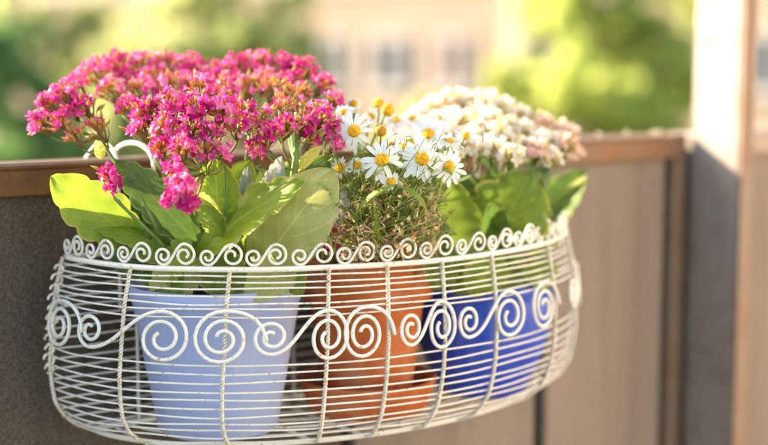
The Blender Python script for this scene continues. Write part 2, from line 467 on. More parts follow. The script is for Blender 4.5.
# small scrolls on the rim
x=.006; k=0
while x<ARC-.012:
    j=R.uniform(-.0010,.0010)
    scroll_part(s_scroll(x,.0072*R.uniform(.9,1.08),x+.0185+j,.0086*R.uniform(.92,1.06),-.0008,.0004,1.35+R.uniform(-.15,.2),1.45+R.uniform(-.2,.2)),-.0108,.0,.0012,'rim_scroll')
    x+=.0370; k+=1
# wrapped wire ends at the two side ribs
for s0,sg in ((0,-1),(ARC,1)):
    for i in range(11):
        mb=MB(); h=.010+.0085*i; c=S(s0,h,.0035)
        rr=.0042 if i%2 else .0034
        mb.tube([c+U*sg*rr*math.cos(a)+V((0,0,rr*1.1*math.sin(a)))+M*.0006*a for a in [2*PI*q/16 for q in range(15)]],.0012,6)
        mb.build('wire_loop',M_TWIST,basket)
# hooks over the rail: inverted loops
for uh in (.045,.44):
    mb=MB()
    pts=[]
    for sgn in (0,1):
        uu=uh+.034*sgn
        leg=[W(uu,M0,Z_RIM-.05)]+[W(uu,M0+.001,Z_RIM+z) for z in (-.01,.02,.045,.068)]+bez(W(uu,M0+.001,Z_RAIL+.0),W(uu,M0,Z_RAIL+.020),W(uu+(.004 if sgn==0 else -.004),-.03,Z_RAIL+.024),W(uu+(.005 if sgn==0 else -.005),-.055,Z_RAIL+.011),10)+[W(uu,-.071,Z_RAIL-.004),W(uu,-.073,Z_RAIL-.03)]
        pts.append(leg)
    arc=[W(uh+.017-.017*math.cos(a),-.073,Z_RAIL-.03-.015*math.sin(a)) for a in [PI*i/12 for i in range(1,12)]]
    mb.tube(pts[0]+arc+pts[1][::-1],.0017,8)
    mb.build('hook',M_WIRE,basket)

# ------------------------------------------------------------------ pots
def pot(name,u,m,prof,mat,label,cat,soil):
    base=W(u,m,Z_BOT+.003)
    r=empty(name,base,label,cat)
    mb=MB(); mb.lathe(base,prof,72); mb.build('pot_body',mat,r)
    if soil:
        sr,sz=soil; mb=MB(); pr=[(.0001,sz+.004)]+[(sr*k/8,sz+.004*math.cos(k/8*2)) for k in range(1,9)]
        mb.lathe(base,pr,32); mb.build('soil',M_SOIL,r)
    return r
P1=(.104,.0800); P2=(.249,.096); P3=(.377,.103)
pot('flower_pot',*P1,[(.001,0),(.049,0),(.052,.003),(.0620,.060),(.0715,.112),(.0735,.1155),(.0745,.1170),(.0755,.1275),(.0745,.129),(.0725,.1275),(.0715,.112),(.05,.01)],M_LBLUE,'light blue glazed pot standing at the left end of the wire basket','flower pot',(.0712,.114))
sau=W(*P2,Z_BOT+.003)
o=empty('saucer',sau,'deep terracotta saucer under the terracotta pot in the basket','saucer')
mb=MB(); mb.lathe(sau,[(.001,0),(.052,0),(.0545,.003),(.0625,.026),(.0635,.029),(.0620,.030),(.0595,.027),(.0520,.005),(.001,.0045)],72); mb.build('dish',M_TERRA,o)
b2=W(*P2,Z_BOT+.0085)
o=empty('flower_pot',b2,'rimmed terracotta pot between the light blue and royal blue pots','flower pot')
mb=MB(); mb.lathe(b2,[(.001,0),(.038,0),(.040,.002),(.0505,.093),(.0515,.0965),(.0590,.0975),(.0600,.100),(.0620,.130),(.0622,.1335),(.0605,.135),(.0565,.1345),(.0545,.115),(.04,.01)],72); mb.build('pot_body',M_TERRA,o)
mb=MB(); mb.lathe(b2,[(.0001,.124)]+[(.0545*k/8,.124) for k in range(1,9)],32); mb.build('soil',M_SOIL,o)
pot('flower_pot',*P3,[(.001,0),(.038,0),(.043,.003),(.054,.028),(.0620,.052),(.0660,.078),(.0665,.092),(.0655,.0975),(.0672,.100),(.0675,.1075),(.066,.109),(.064,.1075),(.0632,.097),(.05,.02)],M_RBLUE,'royal blue rounded glazed pot standing at the right end of the wire basket','flower pot',(.0632,.094))

# ------------------------------------------------------------------ plant parts
def leaf_mesh(mb,base,tip,wid,nrm,bend=.1,cup=.12,scal=7,amp=.055,tipdrop=0,roll=0,wide=.62,petiole=0):
    base,tip,nrm=V(base),V(tip),V(nrm)
    d=tip-base; Ln=d.length; d.normalize()
    side=d.cross(nrm).normalized(); n=side.cross(d).normalized()
    NT_,NV=52,10; vs=[];uv=[];fs=[]
    for i in range(NT_+1):
        t=i/NT_
        c=base+d*Ln*t+n*(bend*Ln*4*t*(1-t))-n*(tipdrop*Ln*t**3)
        # widest at 'wide'
        if t<wide: sh=math.sin(PI/2*(t/wide))**1.1
        else: sh=math.cos(PI/2*((t-wide)/(1-wide)))**.62
        sh=max(sh,.045 if t<.5 else .02)
        for j in range(NV+1):
            v=j/NV*2-1
            e=1+amp*.6-amp*3.2*((1-abs(math.sin(scal*PI*t+(.9 if v>0 else 0))))**1.6)*(abs(v)**3)*min(1,t/.3)
            e+=noise.noise(V((t*4+base.x*40,v*1.3,base.z*30)))*.06*abs(v)
            ww=wid/2*sh*e
            rl=roll*v
            p=c+side*(v*ww*math.cos(rl*.8))+n*((cup*v*v+rl*.5*v*v)*ww)
            p+=n*(noise.noise(V((t*3.1,v*2+7,base.x*50)))*wid*.07+math.sin(scal*2*PI*t)*wid*.018*abs(v)**2)
            vs.append(p); uv.append((t,(v+1)/2))
    for i in range(NT_):
        for j in range(NV):
            a=i*(NV+1)+j; fs.append([a,a+1,a+NV+2,a+NV+1])
    mb.add(vs,fs,uv)
def floret(mb,c,ax,size,open_=1.0,tube=1.6,mp=0,mt=1):
    """four petalled star flower with a slim tube"""
    ax=V(ax).normalized(); a=ax.orthogonal().normalized(); b=ax.cross(a)
    rot=R.uniform(0,PI); c=V(c)
    for k in range(4):
        an=rot+k*PI/2+R.uniform(-.1,.1)
        dr=a*math.cos(an)+b*math.sin(an); sd=ax.cross(dr)
        L=size*.62*R.uniform(.85,1.12); wd=size*.20*R.uniform(.85,1.1); up=.30+(1-open_)*1.6
        pts=[]; droop=R.uniform(.1,.35)
        for t,wf in ((.0,.35),(.35,.95),(.68,.85),(1.0,.06)):
            q=c+dr*L*t*(open_*.8+.2)+ax*(L*(up*t-droop*t*t))
            for s_ in (-1,0,1): pts.append(q+sd*wd*wf*s_+ax*(wd*.28*abs(s_)))
        fs=[]
        for i in range(3):
            for j in range(2):
                o=i*3+j; fs.append([o,o+1,o+4,o+3])
        mb.add(pts,fs,mi=mp)
    mb.tube([c-ax*size*tube*.55,c-ax*size*tube*.25,c+ax*size*.02],size*.1,5,rfun=lambda t:size*(.10+.07*math.sin(PI*t)),mi=mt)
def bud(mb,c,ax,size,mi=2):
    ax=V(ax).normalized(); c=V(c)
    f=[0,.75,1,.55,.12]
    w_=R.uniform(.09,.17)
    mb.tube([c+ax*size*k*.22 for k in range(5)],size*.2,5,rfun=lambda t:max(size*.02,size*w_*f[min(4,int(round(t*4)))]),mi=mi)
def cluster(parent,c,rad,nf,mats,size=.0078,up=V((0,-.35,.9)),nbud=6,root=None,openv=(.55,1),name='flower_cluster',spread=1.0):
    mb=MB(); c=V(c); up=up.normalized()
    base=c-up*rad*1.5
    tips=[]
    for i in range(nf):
        for _ in range(20):
            d=V((R.gauss(0,1),R.gauss(0,1),R.gauss(0,1))).normalized()
            if d.dot(up)>-.15: break
        d2=V((d.x,d.y,d.z)); p=c+d2*rad*R.uniform(.72,1.08)*spread
        ax=(d2+up*.5+V((R.uniform(-.4,.4),R.uniform(-.4,.2),R.uniform(-.3,.3)))).normalized()
        sz=size*R.uniform(.8,1.15)
        floret(mb,p,ax,sz,R.uniform(*openv),R.uniform(1.2,1.8)); tips.append((p-ax*sz*.8))
    for i in range(nbud):
        d=V((R.gauss(0,1),R.gauss(0,1),R.gauss(0,1))).normalized()
        if d.dot(up)<-.5: d=-d
        p=c+d*rad*R.uniform(.35,.95)-up*rad*.25
        bud(mb,p,(d+up*.6),size*R.uniform(.9,1.7)); tips.append(p)
    for p in tips:
        mid=(base+p)/2+V((R.uniform(-1,1),R.uniform(-1,1),R.uniform(-1,1)))*rad*.15
        mb.tube([base,mid,p],size*.05,4,mi=3)
    o=mb.build(name,mats,parent)
    if root is not None: return o,base
    return o,base
def stem_part(parent,pts,r0,r1,mat,name='stem'):
    mb=MB(); mb.tube(pts,r0,7,rfun=lambda t:r0+(r1-r0)*t); return mb.build(name,mat,parent)
def leaf(parent,b,t,wd,nrm,mat,**k):
    mb=MB(); leaf_mesh(mb,b,t,wd,nrm,**k); return mb.build('leaf',mat,parent)
TC=V((0,-1,.25))   # towards the camera and a little up

# ---- pink kalanchoe
soil1=W(*P1,Z_BOT+.12)
pk=empty('kalanchoe',soil1,'bushy kalanchoe with magenta pink flower heads in the light blue pot','potted plant')
nodes={'a':P(118,165,1.155),'b':P(205,170,1.125),'c':P(296,170,1.14),'d':P(250,135,1.18),'e':P(150,140,1.20),'f':P(100,135,1.17)}
def main_stem(a,b,r0=.0028,r1=.0019,bow=.01):
    d=b-a; return stem_part(pk,bez(a,a+V((0,0,d.z*.45)),b-d*.3+V((0,0,-.01)),b,14),r0,r1,M_STEM)
for k,off in (('a',(-.02,0)),('b',(0,-.01)),('c',(.025,0)),('d',(.01,.015)),('e',(-.01,.02))):
    main_stem(soil1+V((off[0],off[1],0)),nodes[k])
stem_part(pk,bez(nodes['a'],P(112,158,1.16),P(105,148,1.17),nodes['f'],8),.002,.0015,M_STEM)
stem_part(pk,bez(P(292,182,1.13),P(296,160,1.13),P(299,130,1.13),P(297,112,1.13),10),.0026,.0022,M_STEM)
mp=[M_PINK,M_TUBE,M_BUD,M_STEM_BR]; mp2=[M_PINK2,M_TUBE,M_BUD,M_STEM_BR]
clusters=[ # x,y,depth,radius px,florets,buds,node
 (50,104,1.17,11,11,5,'f'),(40,124,1.16,10,10,4,'f'),(66,93,1.18,12,12,3,'f'),(84,108,1.17,12,11,9,'f'),(60,124,1.15,9,7,10,'f'),(76,138,1.15,8,2,12,'f'),(98,128,1.16,11,3,16,'f'),
 (95,74,1.25,14,14,5,'e'),(118,66,1.27,13,14,5,'e'),(142,68,1.27,13,13,5,'e'),(166,66,1.27,13,13,5,'e'),(190,68,1.27,13,12,6,'d'),(212,76,1.26,12,10,8,'d'),(112,92,1.22,13,7,14,'e'),(140,92,1.23,13,7,14,'e'),(168,88,1.23,12,8,10,'e'),
 (236,68,1.26,12,14,4,'d'),(258,64,1.26,12,15,4,'d'),(282,66,1.26,12,15,3,'d'),(304,72,1.25,12,14,3,'d'),(322,86,1.22,10,10,4,'c'),(333,103,1.20,9,8,5,'c'),
 (200,88,1.17,12,11,6,'b'),(226,90,1.20,12,8,10,'d'),(250,88,1.22,12,5,14,'d'),(275,90,1.21,12,3,16,'c'),(300,95,1.19,12,3,16,'c'),
 (146,112,1.12,13,13,6,'b'),(170,106,1.12,14,15,4,'b'),(196,108,1.11,14,15,5,'b'),(222,112,1.11,13,13,5,'b'),(238,126,1.12,11,8,8,'b'),
 (142,130,1.12,11,11,4,'b'),(166,128,1.10,12,10,8,'b'),(190,130,1.10,13,12,6,'b'),(212,134,1.10,12,11,7,'b'),(160,150,1.09,10,10,3,'b'),(182,150,1.08,11,12,4,'b'),(205,152,1.09,10,8,6,'b'),(174,172,1.07,9,10,1,'b'),(222,152,1.09,9,6,5,'b'),
 (183,186,1.06,10,11,0,'b'),(172,199,1.06,8,9,0,'b'),(190,201,1.06,8,10,0,'b'),(112,181,1.12,8,9,3,'a'),(106,172,1.13,6,4,5,'a'),
 (262,118,1.14,11,6,12,'c'),(270,136,1.12,10,8,7,'c'),(288,128,1.12,10,9,8,'c'),(306,124,1.13,10,5,12,'c'),(318,112,1.15,10,8,7,'c'),(330,128,1.14,9,8,6,'c'),(255,150,1.12,9,8,4,'c'),(283,108,1.15,11,3,14,'c'),(334,146,1.13,7,8,3,'c'),(310,140,1.13,9,4,9,'c'),(243,108,1.14,10,4,12,'c'),
 (215,92,1.22,12,11,6,'d'),(190,86,1.24,12,10,7,'d'),(126,80,1.26,11,10,6,'e'),(232,84,1.24,11,11,5,'d'),(265,80,1.24,11,10,6,'d'),(292,84,1.22,11,9,7,'c'),(150,82,1.25,11,11,5,'e'),(78,84,1.23,9,10,5,'f'),(72,110,1.18,9,9,5,'f'),(128,108,1.17,10,8,6,'e'),(322,120,1.13,9,9,4,'c'),
 (333,232,1.15,8,9,0,None),(332,243,1.15,6,7,0,None)]
for x,y,d,r,nf,nb,nd in clusters:
    rad=r/F*d; c=P(x,y,d)
    near=d<1.15
    up=V(((x-205)/260,-.45 if near else -.2,.8))
    if y>165: up=V((R.uniform(-.2,.2),-1,.1))
    o,b=cluster(pk,c,rad*1.12,int(nf*2.3),mp if R.random()<.5 else mp2,.0079,up,int(nb*1.5))
    if nd:
        nn=nodes[nd]
        stem_part(pk,bez(nn,nn+(b-nn)*.3+V((0,0,-.006)),b-up.normalized()*.01,b,8),.0013,.0008,M_STEM if R.random()<.6 else M_STEM_BR,'branch')
# leaves (base px, tip px, depths, width px, material)
def pl(parent,bx,by,bd,tx,ty,td,wpx,mat,nrm=TC,**k):
    leaf(parent,P(bx,by,bd),P(tx,ty,td),wpx/F*(bd+td)/2,nrm,mat,**k)
pl(pk,150,252,1.16,51,176,1.13,58,M_LEAF_YL,V((-.2,-1,.35)),bend=.03,cup=.18,wide=.50,amp=.06,scal=5)
pl(pk,205,252,1.15,116,160,1.14,46,M_LEAF_DK,V((.35,-1,.2)),bend=.05,cup=.2,wide=.45,amp=.07)
pl(pk,190,266,1.15,86,224,1.145,30,M_LEAF_YL,V((-.2,-.5,1)),bend=.10,cup=-.3,wide=.5)
pl(pk,215,284,1.15,120,240,1.14,34,M_LEAF,V((-.1,-.5,1)),bend=.10,cup=-.2,tipdrop=.1,amp=.08)
pl(pk,160,290,1.14,192,240,1.125,40,M_LEAF_YL,V((-.3,-.8,.8)),bend=.05,cup=.1,wide=.6,amp=.09,scal=6)
pl(pk,186,270,1.15,303,181,1.10,62,M_LEAF_YL,V((-.45,-.75,.75)),bend=.06,cup=.10,wide=.52,amp=.11,scal=5)
pl(pk,246,285,1.16,334,170,1.095,78,M_LEAF_PALE,V((-.1,-1,.1)),bend=.03,cup=.10,wide=.55,amp=.012)
pl(pk,222,250,1.14,214,158,1.12,46,M_LEAF_YL,V((.1,-1,.1)),bend=.05,cup=.35,wide=.65,amp=.07)
pl(pk,222,250,1.15,250,160,1.14,42,M_LEAF_YL,V((-.3,-1,.1)),bend=.05,cup=.3,wide=.65,amp=.07)
pl(pk,222,215,1.11,186,192,1.09,16,M_LEAF_YEL,V((0,-.5,1)),bend=.1,cup=.3)
pl(pk,225,238,1.13,200,205,1.11,24,M_LEAF,V((0,-1,.4)),bend=.1,cup=.3)
pl(pk,240,240,1.15,262,165,1.16,32,M_LEAF_DK,V((.1,-1,.1)),wide=.6)
pl(pk,262,160,1.13,271,126,1.12,13,M_LEAF_YEL,V((-.5,-1,.1)),wide=.5,cup=.3,amp=0)
pl(pk,102,160,1.14,96,140,1.13,12,M_LEAF_YEL,V((.4,-1,.1)),wide=.5,cup=.3,amp=0)
pl(pk,258,205,1.14,282,156,1.13,20,M_LEAF_DRY,V((.3,-1,0)),wide=.6,cup=.5,amp=.1)
pl(pk,250,215,1.15,248,166,1.13,15,M_LEAF_DRY,V((-.3,-1,0)),wide=.6,cup=.5,amp=.1)
pl(pk,290,225,1.14,296,156,1.14,34,M_LEAF_YL,V((-.2,-1,.3)),wide=.6)
pl(pk,280,225,1.15,328,156,1.16,40,M_LEAF_DK,V((.2,-1,.3)),wide=.6)
pl(pk,298,172,1.12,322,146,1.11,13,M_LEAF_YEL,V((0,-1,.6)),wide=.5,amp=0)
pl(pk,334,240,1.15,343,186,1.15,13,M_LEAF_DRY,V((.3,-1,0)),wide=.7,cup=.3,amp=.12)
# leaves drooping inside the basket over the pot rim
pl(pk,150,255,1.15,180,300,1.125,44,M_LEAF,V((0,-1,.3)),bend=.05,wide=.4,amp=.08)
pl(pk,205,258,1.14,150,297,1.13,46,M_LEAF_PALE,V((0,-1,.2)),bend=.05,wide=.5)
pl(pk,212,252,1.14,238,301,1.12,50,M_LEAF,V((0,-1,.2)),bend=.05,wide=.45,amp=.03)
pl(pk,296,255,1.14,246,299,1.12,46,M_LEAF_PALE,V((0,-1,.2)),bend=.04,wide=.45,amp=.03)
pl(pk,280,252,1.15,302,296,1.13,34,M_LEAF,V((0,-1,.2)),wide=.45)
pl(pk,110,250,1.165,150,280,1.15,26,M_LEAF_DK,V((0,-1,.3)),wide=.5)
for i in range(26):   # inner filling leaves
    x=R.uniform(110,310); y=R.uniform(185,240); d=R.uniform(1.14,1.22)
    bx=215+(x-215)*.55; 
    pl(pk,bx,270,1.165,x,y,d,R.uniform(26,42),R.choice([M_LEAF,M_LEAF_DK,M_LEAF_DK,M_LEAF]),V((R.uniform(-.5,.5),-1,R.uniform(0,.9))),bend=R.uniform(0,.12),wide=R.uniform(.5,.65))
for (a,b_,c_,d_) in ((118,200,150,238),(112,195,165,250),(140,195,160,240),(225,165,225,240)):
    stem_part(pk,bez(P(c_,d_,1.14),P(c_,d_-8,1.12),P(a+4,b_+8,1.12),P(a,b_,1.12),8),.0016,.0012,M_STEM)

# ---- daisies
soil2=W(*P2,Z_BOT+.132)
dz=empty('marguerite_daisy',soil2,'straggly white daisies with dry straw-coloured stems in the terracotta pot','potted plant')
def daisy(c,ax,r,npet=21,droop=.15,dc=M_DISC,pet=True,dr=.30):
    c=V(c); ax=V(ax).normalized(); a=ax.orthogonal().normalized(); b=ax.cross(a)
    mb=MB()
    prof=[(.0001,r*dr*.62),(r*dr*.35,r*dr*.58),(r*dr*.7,r*dr*.42),(r*dr*.95,r*dr*.15),(r*dr,0),(r*dr*.8,-r*.06),(r*dr*.4,-r*.1),(.0001,-r*.11)]
    n=20; vs=[]; fs=[]
    for q,(rr,z) in enumerate(prof):
        for k in range(n):
            an=2*PI*k/n; jit=1+R.uniform(-.05,.05)
            vs.append(c+(a*math.cos(an)+b*math.sin(an))*rr*jit+ax*z*jit)
    for i in range(len(prof)-1):
        for k in range(n): fs.append([i*n+k,i*n+(k+1)%n,(i+1)*n+(k+1)%n,(i+1)*n+k])
    if not pet:
        mb.add(vs,fs); head=mb.build('seed_head',dc,dz); return head
    pm=MB()
    for k in range(npet):
        an=2*PI*k/npet+R.uniform(-.09,.09); dr_=a*math.cos(an)+b*math.sin(an); sd=ax.cross(dr_)
        if R.random()<.06: continue
        L=r*R.uniform(.78,1.10); wd=r*.115*R.uniform(.85,1.15); dp=droop+R.uniform(-.1,.12); tw=R.uniform(-.3,.3)
        pts=[]; 
        T=[(.22,.5),(.45,.9),(.7,1.05),(.9,.85),(1.0,.35)]
        for t,wf in T:
            q=c+dr_*L*t+ax*(L*(.12*t-dp*t*t))
            for s_ in (-1,0,1): pts.append(q+(sd*math.cos(tw*t)+ax*math.sin(tw*t))*wd*wf*s_-ax*(wd*.35*(1-abs(s_))))
        ff=[]
        for i in range(4):
            for j in range(2):
                o=i*3+j; ff.append([o,o+1,o+4,o+3])
        pm.add(pts,ff)
    head=pm.build('daisy_flower',M_DAISY,dz)
    mb.add(vs,fs); mb.build('disc',dc,head)
    return head
DS=[(354,131,1.13,23,(-.1,-1,.25)),(382,160,1.11,25,(.05,-1,.35)),(422,159,1.12,25,(.15,-1,.35)),(449,167,1.13,22,(.35,-1,.15)),(428,134,1.17,23,(-.2,-1,.75)),(357,165,1.13,10,(-.3,-1,.1)),(449,140,1.17,17,(.2,-.6,1)),(404,146,1.15,16,(0,-.5,1)),(372,116,1.2,14,(.5,-.5,.6)),(354,103,1.20,9,(0,-.8,.5)),(466,137,1.19,14,(.2,-.6,1)),(396,120,1.22,17,(0,-.5,.9)),(412,118,1.24,15,(0,-.6,.8)),(457,153,1.17,13,(0,-.5,1)),(343,112,1.17,13,(-.3,-.8,.6)),(411,142,1.16,17,(-.1,-.7,.7)),(438,118,1.22,15,(0,-.6,.9)),(391,182,1.12,11,(.3,-.9,-.1)),(340,168,1.14,12,(-.4,-1,.1))]
top=[]
for x,y,d,r,ax in DS:
    c=P(x,y,d); daisy(c,ax,r*.93/F*d,R.choice([15,17,19,21]),R.uniform(.05,.5),dr=.31 if r>12 else .5); top.append((c,V(ax).normalized()))
for x,y,d,r,ax,mt in [(378,103,1.19,8,(-.2,-.8,.7),M_DISC),(388,110,1.18,9,(.4,-1,.2),M_DISC),(381,131,1.15,8,(.1,-1,.4),M_DISC_BR),(392,146,1.16,6,(.3,-1,.4),M_DISC_BR),(353,104,1.2,5,(0,-1,.4),M_DISC_BR),(371,150,1.14,5,(0,-1,.3),M_DISC_BR),(466,136,1.16,6,(.3,-1,.3),M_DISC)]:
    c=P(x,y,d); daisy(c,ax,r*.78/F*d,dc=mt,pet=False,dr=.95); top.append((c,V(ax).normalized()))
for c,ax in top:
    b0=soil2+V((R.uniform(-.03,.03),R.uniform(-.03,.03),0)); mid=(b0+c)/2+V((R.uniform(-.02,.02),R.uniform(-.01,.015),.01))
    stem_part(dz,bez(b0,mid,c-ax*.03+V((0,0,-.02)),c-ax*.0012,12),.0010,.0007,R.choice([M_STEM,M_FEATH]))
# dry stems tangle
def tangle(n,mat,name,x0,x1,y0,y1,r,seed,dr=(1.10,1.22),curl=1.0):
    q=random.Random(seed); mb=MB()
    for i in range(n):
        b=soil2+V((q.uniform(-.045,.045),q.uniform(-.045,.04),-.002)); e=P(q.uniform(x0,x1),q.uniform(y0,y1),q.uniform(*dr))
        m1=b.lerp(e,.35)+V((q.uniform(-1,1),q.uniform(-1,1),q.uniform(0,1)))*.018*curl
        m2=b.lerp(e,.7)+V((q.uniform(-1,1),q.uniform(-1,1),q.uniform(-.4,1)))*.02*curl
        pts=bez(b,m1,m2,e,9); mb.tube(pts,r,4,rfun=lambda t:r*(1-.6*t))
        for k in range(q.randint(2,6)):     # short side needles
            p=pts[q.randint(3,9)]; d=V((q.gauss(0,1),q.gauss(0,1),q.gauss(.2,1))).normalized()*q.uniform(.006,.016)
            mb.tube([p,p+d*.5+V((0,0,.001)),p+d+V((0,0,-.003))],r*.7,3,rfun=lambda t:r*(.8-.55*t))
    o=mb.build(name,mat,dz); return o
tangle(110,M_STRAW,'dry_stems',328,440,195,262,.0009,3,curl=1.5)
tangle(60,M_STRAW,'dry_twigs',326,450,165,235,.0008,4,curl=1.2)
tangle(210,M_FEATH,'feathery_foliage',322,458,140,240,.0011,5,curl=1.5)
tangle(90,M_STEM,'green_stems',328,455,125,215,.0008,6,curl=.9)
mb=MB()
for i in range(420):   # crumpled dry leaf flakes
    p=P(R.uniform(330,440),R.uniform(185,258),R.uniform(1.12,1.22)); a=V((R.gauss(0,1),R.gauss(0,1),R.gauss(0,1))).normalized(); b=a.orthogonal().normalized()
    L=R.uniform(.003,.007); wd=L*.3
    mb.add([p-b*wd*.3,p+a*L*.5-b*wd+a.cross(b)*wd,p+a*L,p+a*L*.5+b*wd],[[0,1,2],[0,2,3]])
mb.build('withered_leaves',M_STRAW,dz)
pl(dz,352,222,1.12,398,184,1.10,12,M_LEAF,V((0,-.5,1)),bend=.12,amp=.0,wide=.5)
pl(dz,396,186,1.10,428,215,1.10,8,M_LEAF,V((0,-.5,1)),bend=.2,amp=.0,wide=.4)
pl(dz,381,250,1.14,374,205,1.13,5,M_LEAF_YL,V((0,-1,.3)),bend=.12,amp=.0,wide=.6)

# ---- white and blush kalanchoe
soil3=W(*P3,Z_BOT+.10)
wk=empty('kalanchoe',soil3,'kalanchoe with creamy white and blush pink flowers in the royal blue pot','potted plant')
mw=[M_WHITEP,M_YTUBE,M_YTUBE,M_STEM]; mbl=[M_BLUSH,M_YTUBE,M_YTUBE,M_STEM]
wn=[P(450,185,1.27),P(500,180,1.28),P(545,182,1.30)]
for k in wn: 
    stem_part(wk,bez(soil3+V((R.uniform(-.02,.02),0,0)),soil3+V((0,0,.04)),k+V((0,0,-.03)),k,12),.0028,.002,M_STEM)
def topy(x): return interp([(395,128),(420,108),(440,97),(460,94),(490,94),(510,104),(540,116),(565,126),(585,140)],x)
pos=[]
for x in range(402,582,15):
    ty=topy(x); y=ty+9; row=0
    while y<(163 if x>455 else 150):
        pos.append((x+R.uniform(-4,4),y+R.uniform(-3,3),1.36-row*.045+R.uniform(-.01,.01))); y+=16; row+=1
for x,y,d in pos:
    x=min(x,573)
    m_=mbl if (x>530 and y>122 and R.random()<.5) or R.random()<.18 else mw
    up=V(((x-490)/220,-.35,.85))
    o,b=cluster(wk,P(x,y,d),10.5/F*d,24,m_,.0100,up,6,openv=(.35,1))
    nn=min(wn,key=lambda q:(q-b).length)
    stem_part(wk,bez(nn,nn+(b-nn)*.3,b-up.normalized()*.012,b,7),.0013,.0008,M_STEM,'branch')
pl(wk,470,290,1.29,532,172,1.25,86,M_LEAF,V((-.1,-1,.35)),bend=.04,cup=.12,wide=.62,amp=.09,scal=6)
pl(wk,455,280,1.28,446,176,1.23,66,M_LEAF,V((-.2,-1,.3)),bend=.04,cup=.12,wide=.6,amp=.08)
pl(wk,515,262,1.38,586,170,1.37,46,M_LEAF_DK,V((-.5,-1,.1)),bend=.03,cup=.6,roll=.5,wide=.6)
pl(wk,530,250,1.40,585,176,1.36,24,M_LEAF_PALE,V((.5,-1,-.1)),bend=-.02,cup=.1,wide=.55,amp=.02)
pl(wk,500,300,1.29,543,210,1.285,54,M_LEAF_PALE,V((0,-1,.3)),bend=.03,cup=.15,wide=.7,amp=.10)
pl(wk,440,275,1.24,424,200,1.22,34,M_LEAF_DK,V((.2,-1,.3)),wide=.6)
pl(wk,515,258,1.27,450,290,1.24,46,M_LEAF_YL,V((0,-.9,.5)),bend=.06,wide=.5,amp=.08)
pl(wk,470,256,1.27,530,290,1.27,42,M_LEAF,V((0,-.9,.5)),bend=.03,wide=.5,amp=.08)
pl(wk,548,250,1.31,505,286,1.28,38,M_LEAF_YL,V((0,-.9,.5)),bend=.04,wide=.5,amp=.08)
pl(wk,500,250,1.245,470,296,1.215,44,M_LEAF_YL,V((0,-1,.3)),bend=.04,wide=.5,amp=.08)
pl(wk,450,250,1.215,432,290,1.20,36,M_LEAF,V((0,-1,.3)),bend=.04,wide=.5,amp=.08)
pl(wk,535,250,1.28,545,292,1.265,34,M_LEAF_YL,V((0,-1,.3)),bend=.04,wide=.5,amp=.08)
pl(wk,450,250,1.24,500,275,1.25,34,M_LEAF,V((0,-.9,.5)),bend=.04,wide=.5,amp=.08)
for i in range(20):
    x=R.uniform(425,565); y=R.uniform(165,215); d=R.uniform(1.24,1.38); bx=490+(x-490)*.5
    pl(wk,bx,270,1.31,x,y,d,R.uniform(30,46),R.choice([M_LEAF,M_LEAF_DK,M_LEAF_DK]),V((R.uniform(-.5,.5),-1,R.uniform(0,.8))),bend=R.uniform(0,.1),wide=R.uniform(.5,.65))

# fallen petals on the rail
for k,(uu) in enumerate([.615,.655,.70,.725,.745]):
    mb=MB(); c=W(uu,-.03+R.uniform(-.015,.015),Z_RAIL+.0065)
    floret(mb,c,V((R.uniform(-.5,.5),-.3,1)),.008,.8,.4)
    o=mb.build('fallen_blossom',[M_WHITEP,M_YTUBE]); tag(o,'white fallen blossom lying on the top rail near the post','blossom','fallen blossoms on the rail')

# ------------------------------------------------------------------ background
def foliage_mb(mb,blobs,n,size,rng):
    sub=[]
    for c,rx,rz in blobs:
        for k in range(16):
            d=V((rng.gauss(0,1),rng.gauss(0,1),rng.gauss(0,1))).normalized()*rng.uniform(.35,1)
            sub.append((V(c)+V((d.x*rx,d.y*rx,d.z*rz)),rx*rng.uniform(.2,.34),rz*rng.uniform(.16,.28)))
    for i in range(n):
        c,rx,rz=rng.choice(sub)
        while True:
            d=V((rng.uniform(-1,1),rng.uniform(-1,1),rng.uniform(-1,1)))
            if .25<d.length<1: break
        p=V(c)+V((d.x*rx,d.y*rx,d.z*rz))
        a=V((rng.gauss(0,1),rng.gauss(0,1),rng.gauss(0,1))).normalized(); b=a.orthogonal().normalized(); s_=size*rng.uniform(.6,1.4)
        mb.add([p-a*s_,p-b*s_*.55,p+a*s_,p+b*s_*.55],[[0,1,2,3]])
def mat_fol(name,c1,c2,tr=.4):
    t=NT(name); w_=t.coord(kind='World'); n=t.noise(.9,5,.6,w_)
    col=t.ramp(n,[(.35,c1),(.65,c2)])
    return t.bsdf(col,.95,.05,None,0,0,tr,col)
F_BR=mat_fol('sunny_foliage',(.52,.60,.17),(.66,.70,.27),.7)
F_DK=mat_fol('deep_foliage',(.09,.22,.07),(.28,.40,.16),.55)
F_MD=mat_fol('soft_foliage',(.50,.56,.24),(.68,.68,.38),.65)
M_BARK=mat_simple('bark',(.12,.08,.05),.9,.2,.3,6)
def tree(name,px,d,blobpx,mat,n,size,label,seed):
    rng=random.Random(seed); base=P(px,57,d); base.z=GZ
    r=empty(name,base,label,'tree',)
    blobs=[]
    for bx,by,br,dd in blobpx:
        c=P(bx,by,d+dd); rr=br/F*d; blobs.append((c,rr,rr*.9))
    topz=max(b[0].z for b in blobs)
    mb=MB(); tp=V((base.x,base.y,topz-.5))
    mb.tube([base,base.lerp(tp,.4)+V((.2,0,0)),base.lerp(tp,.75),tp],.22,9,rfun=lambda t:.24*(1-.75*t))
    for c,rr,_ in blobs[:10]:
        s0=base.lerp(tp,rng.uniform(.35,.8)); mb.tube([s0,s0.lerp(c,.5)+V((0,0,.2)),c],.07,6,rfun=lambda t:.08*(1-.7*t))
    mb.build('trunk',M_BARK,r)
    mb=MB(); foliage_mb(mb,blobs,n,size,rng)
    mb.build('crown',mat,r,False)
    return r
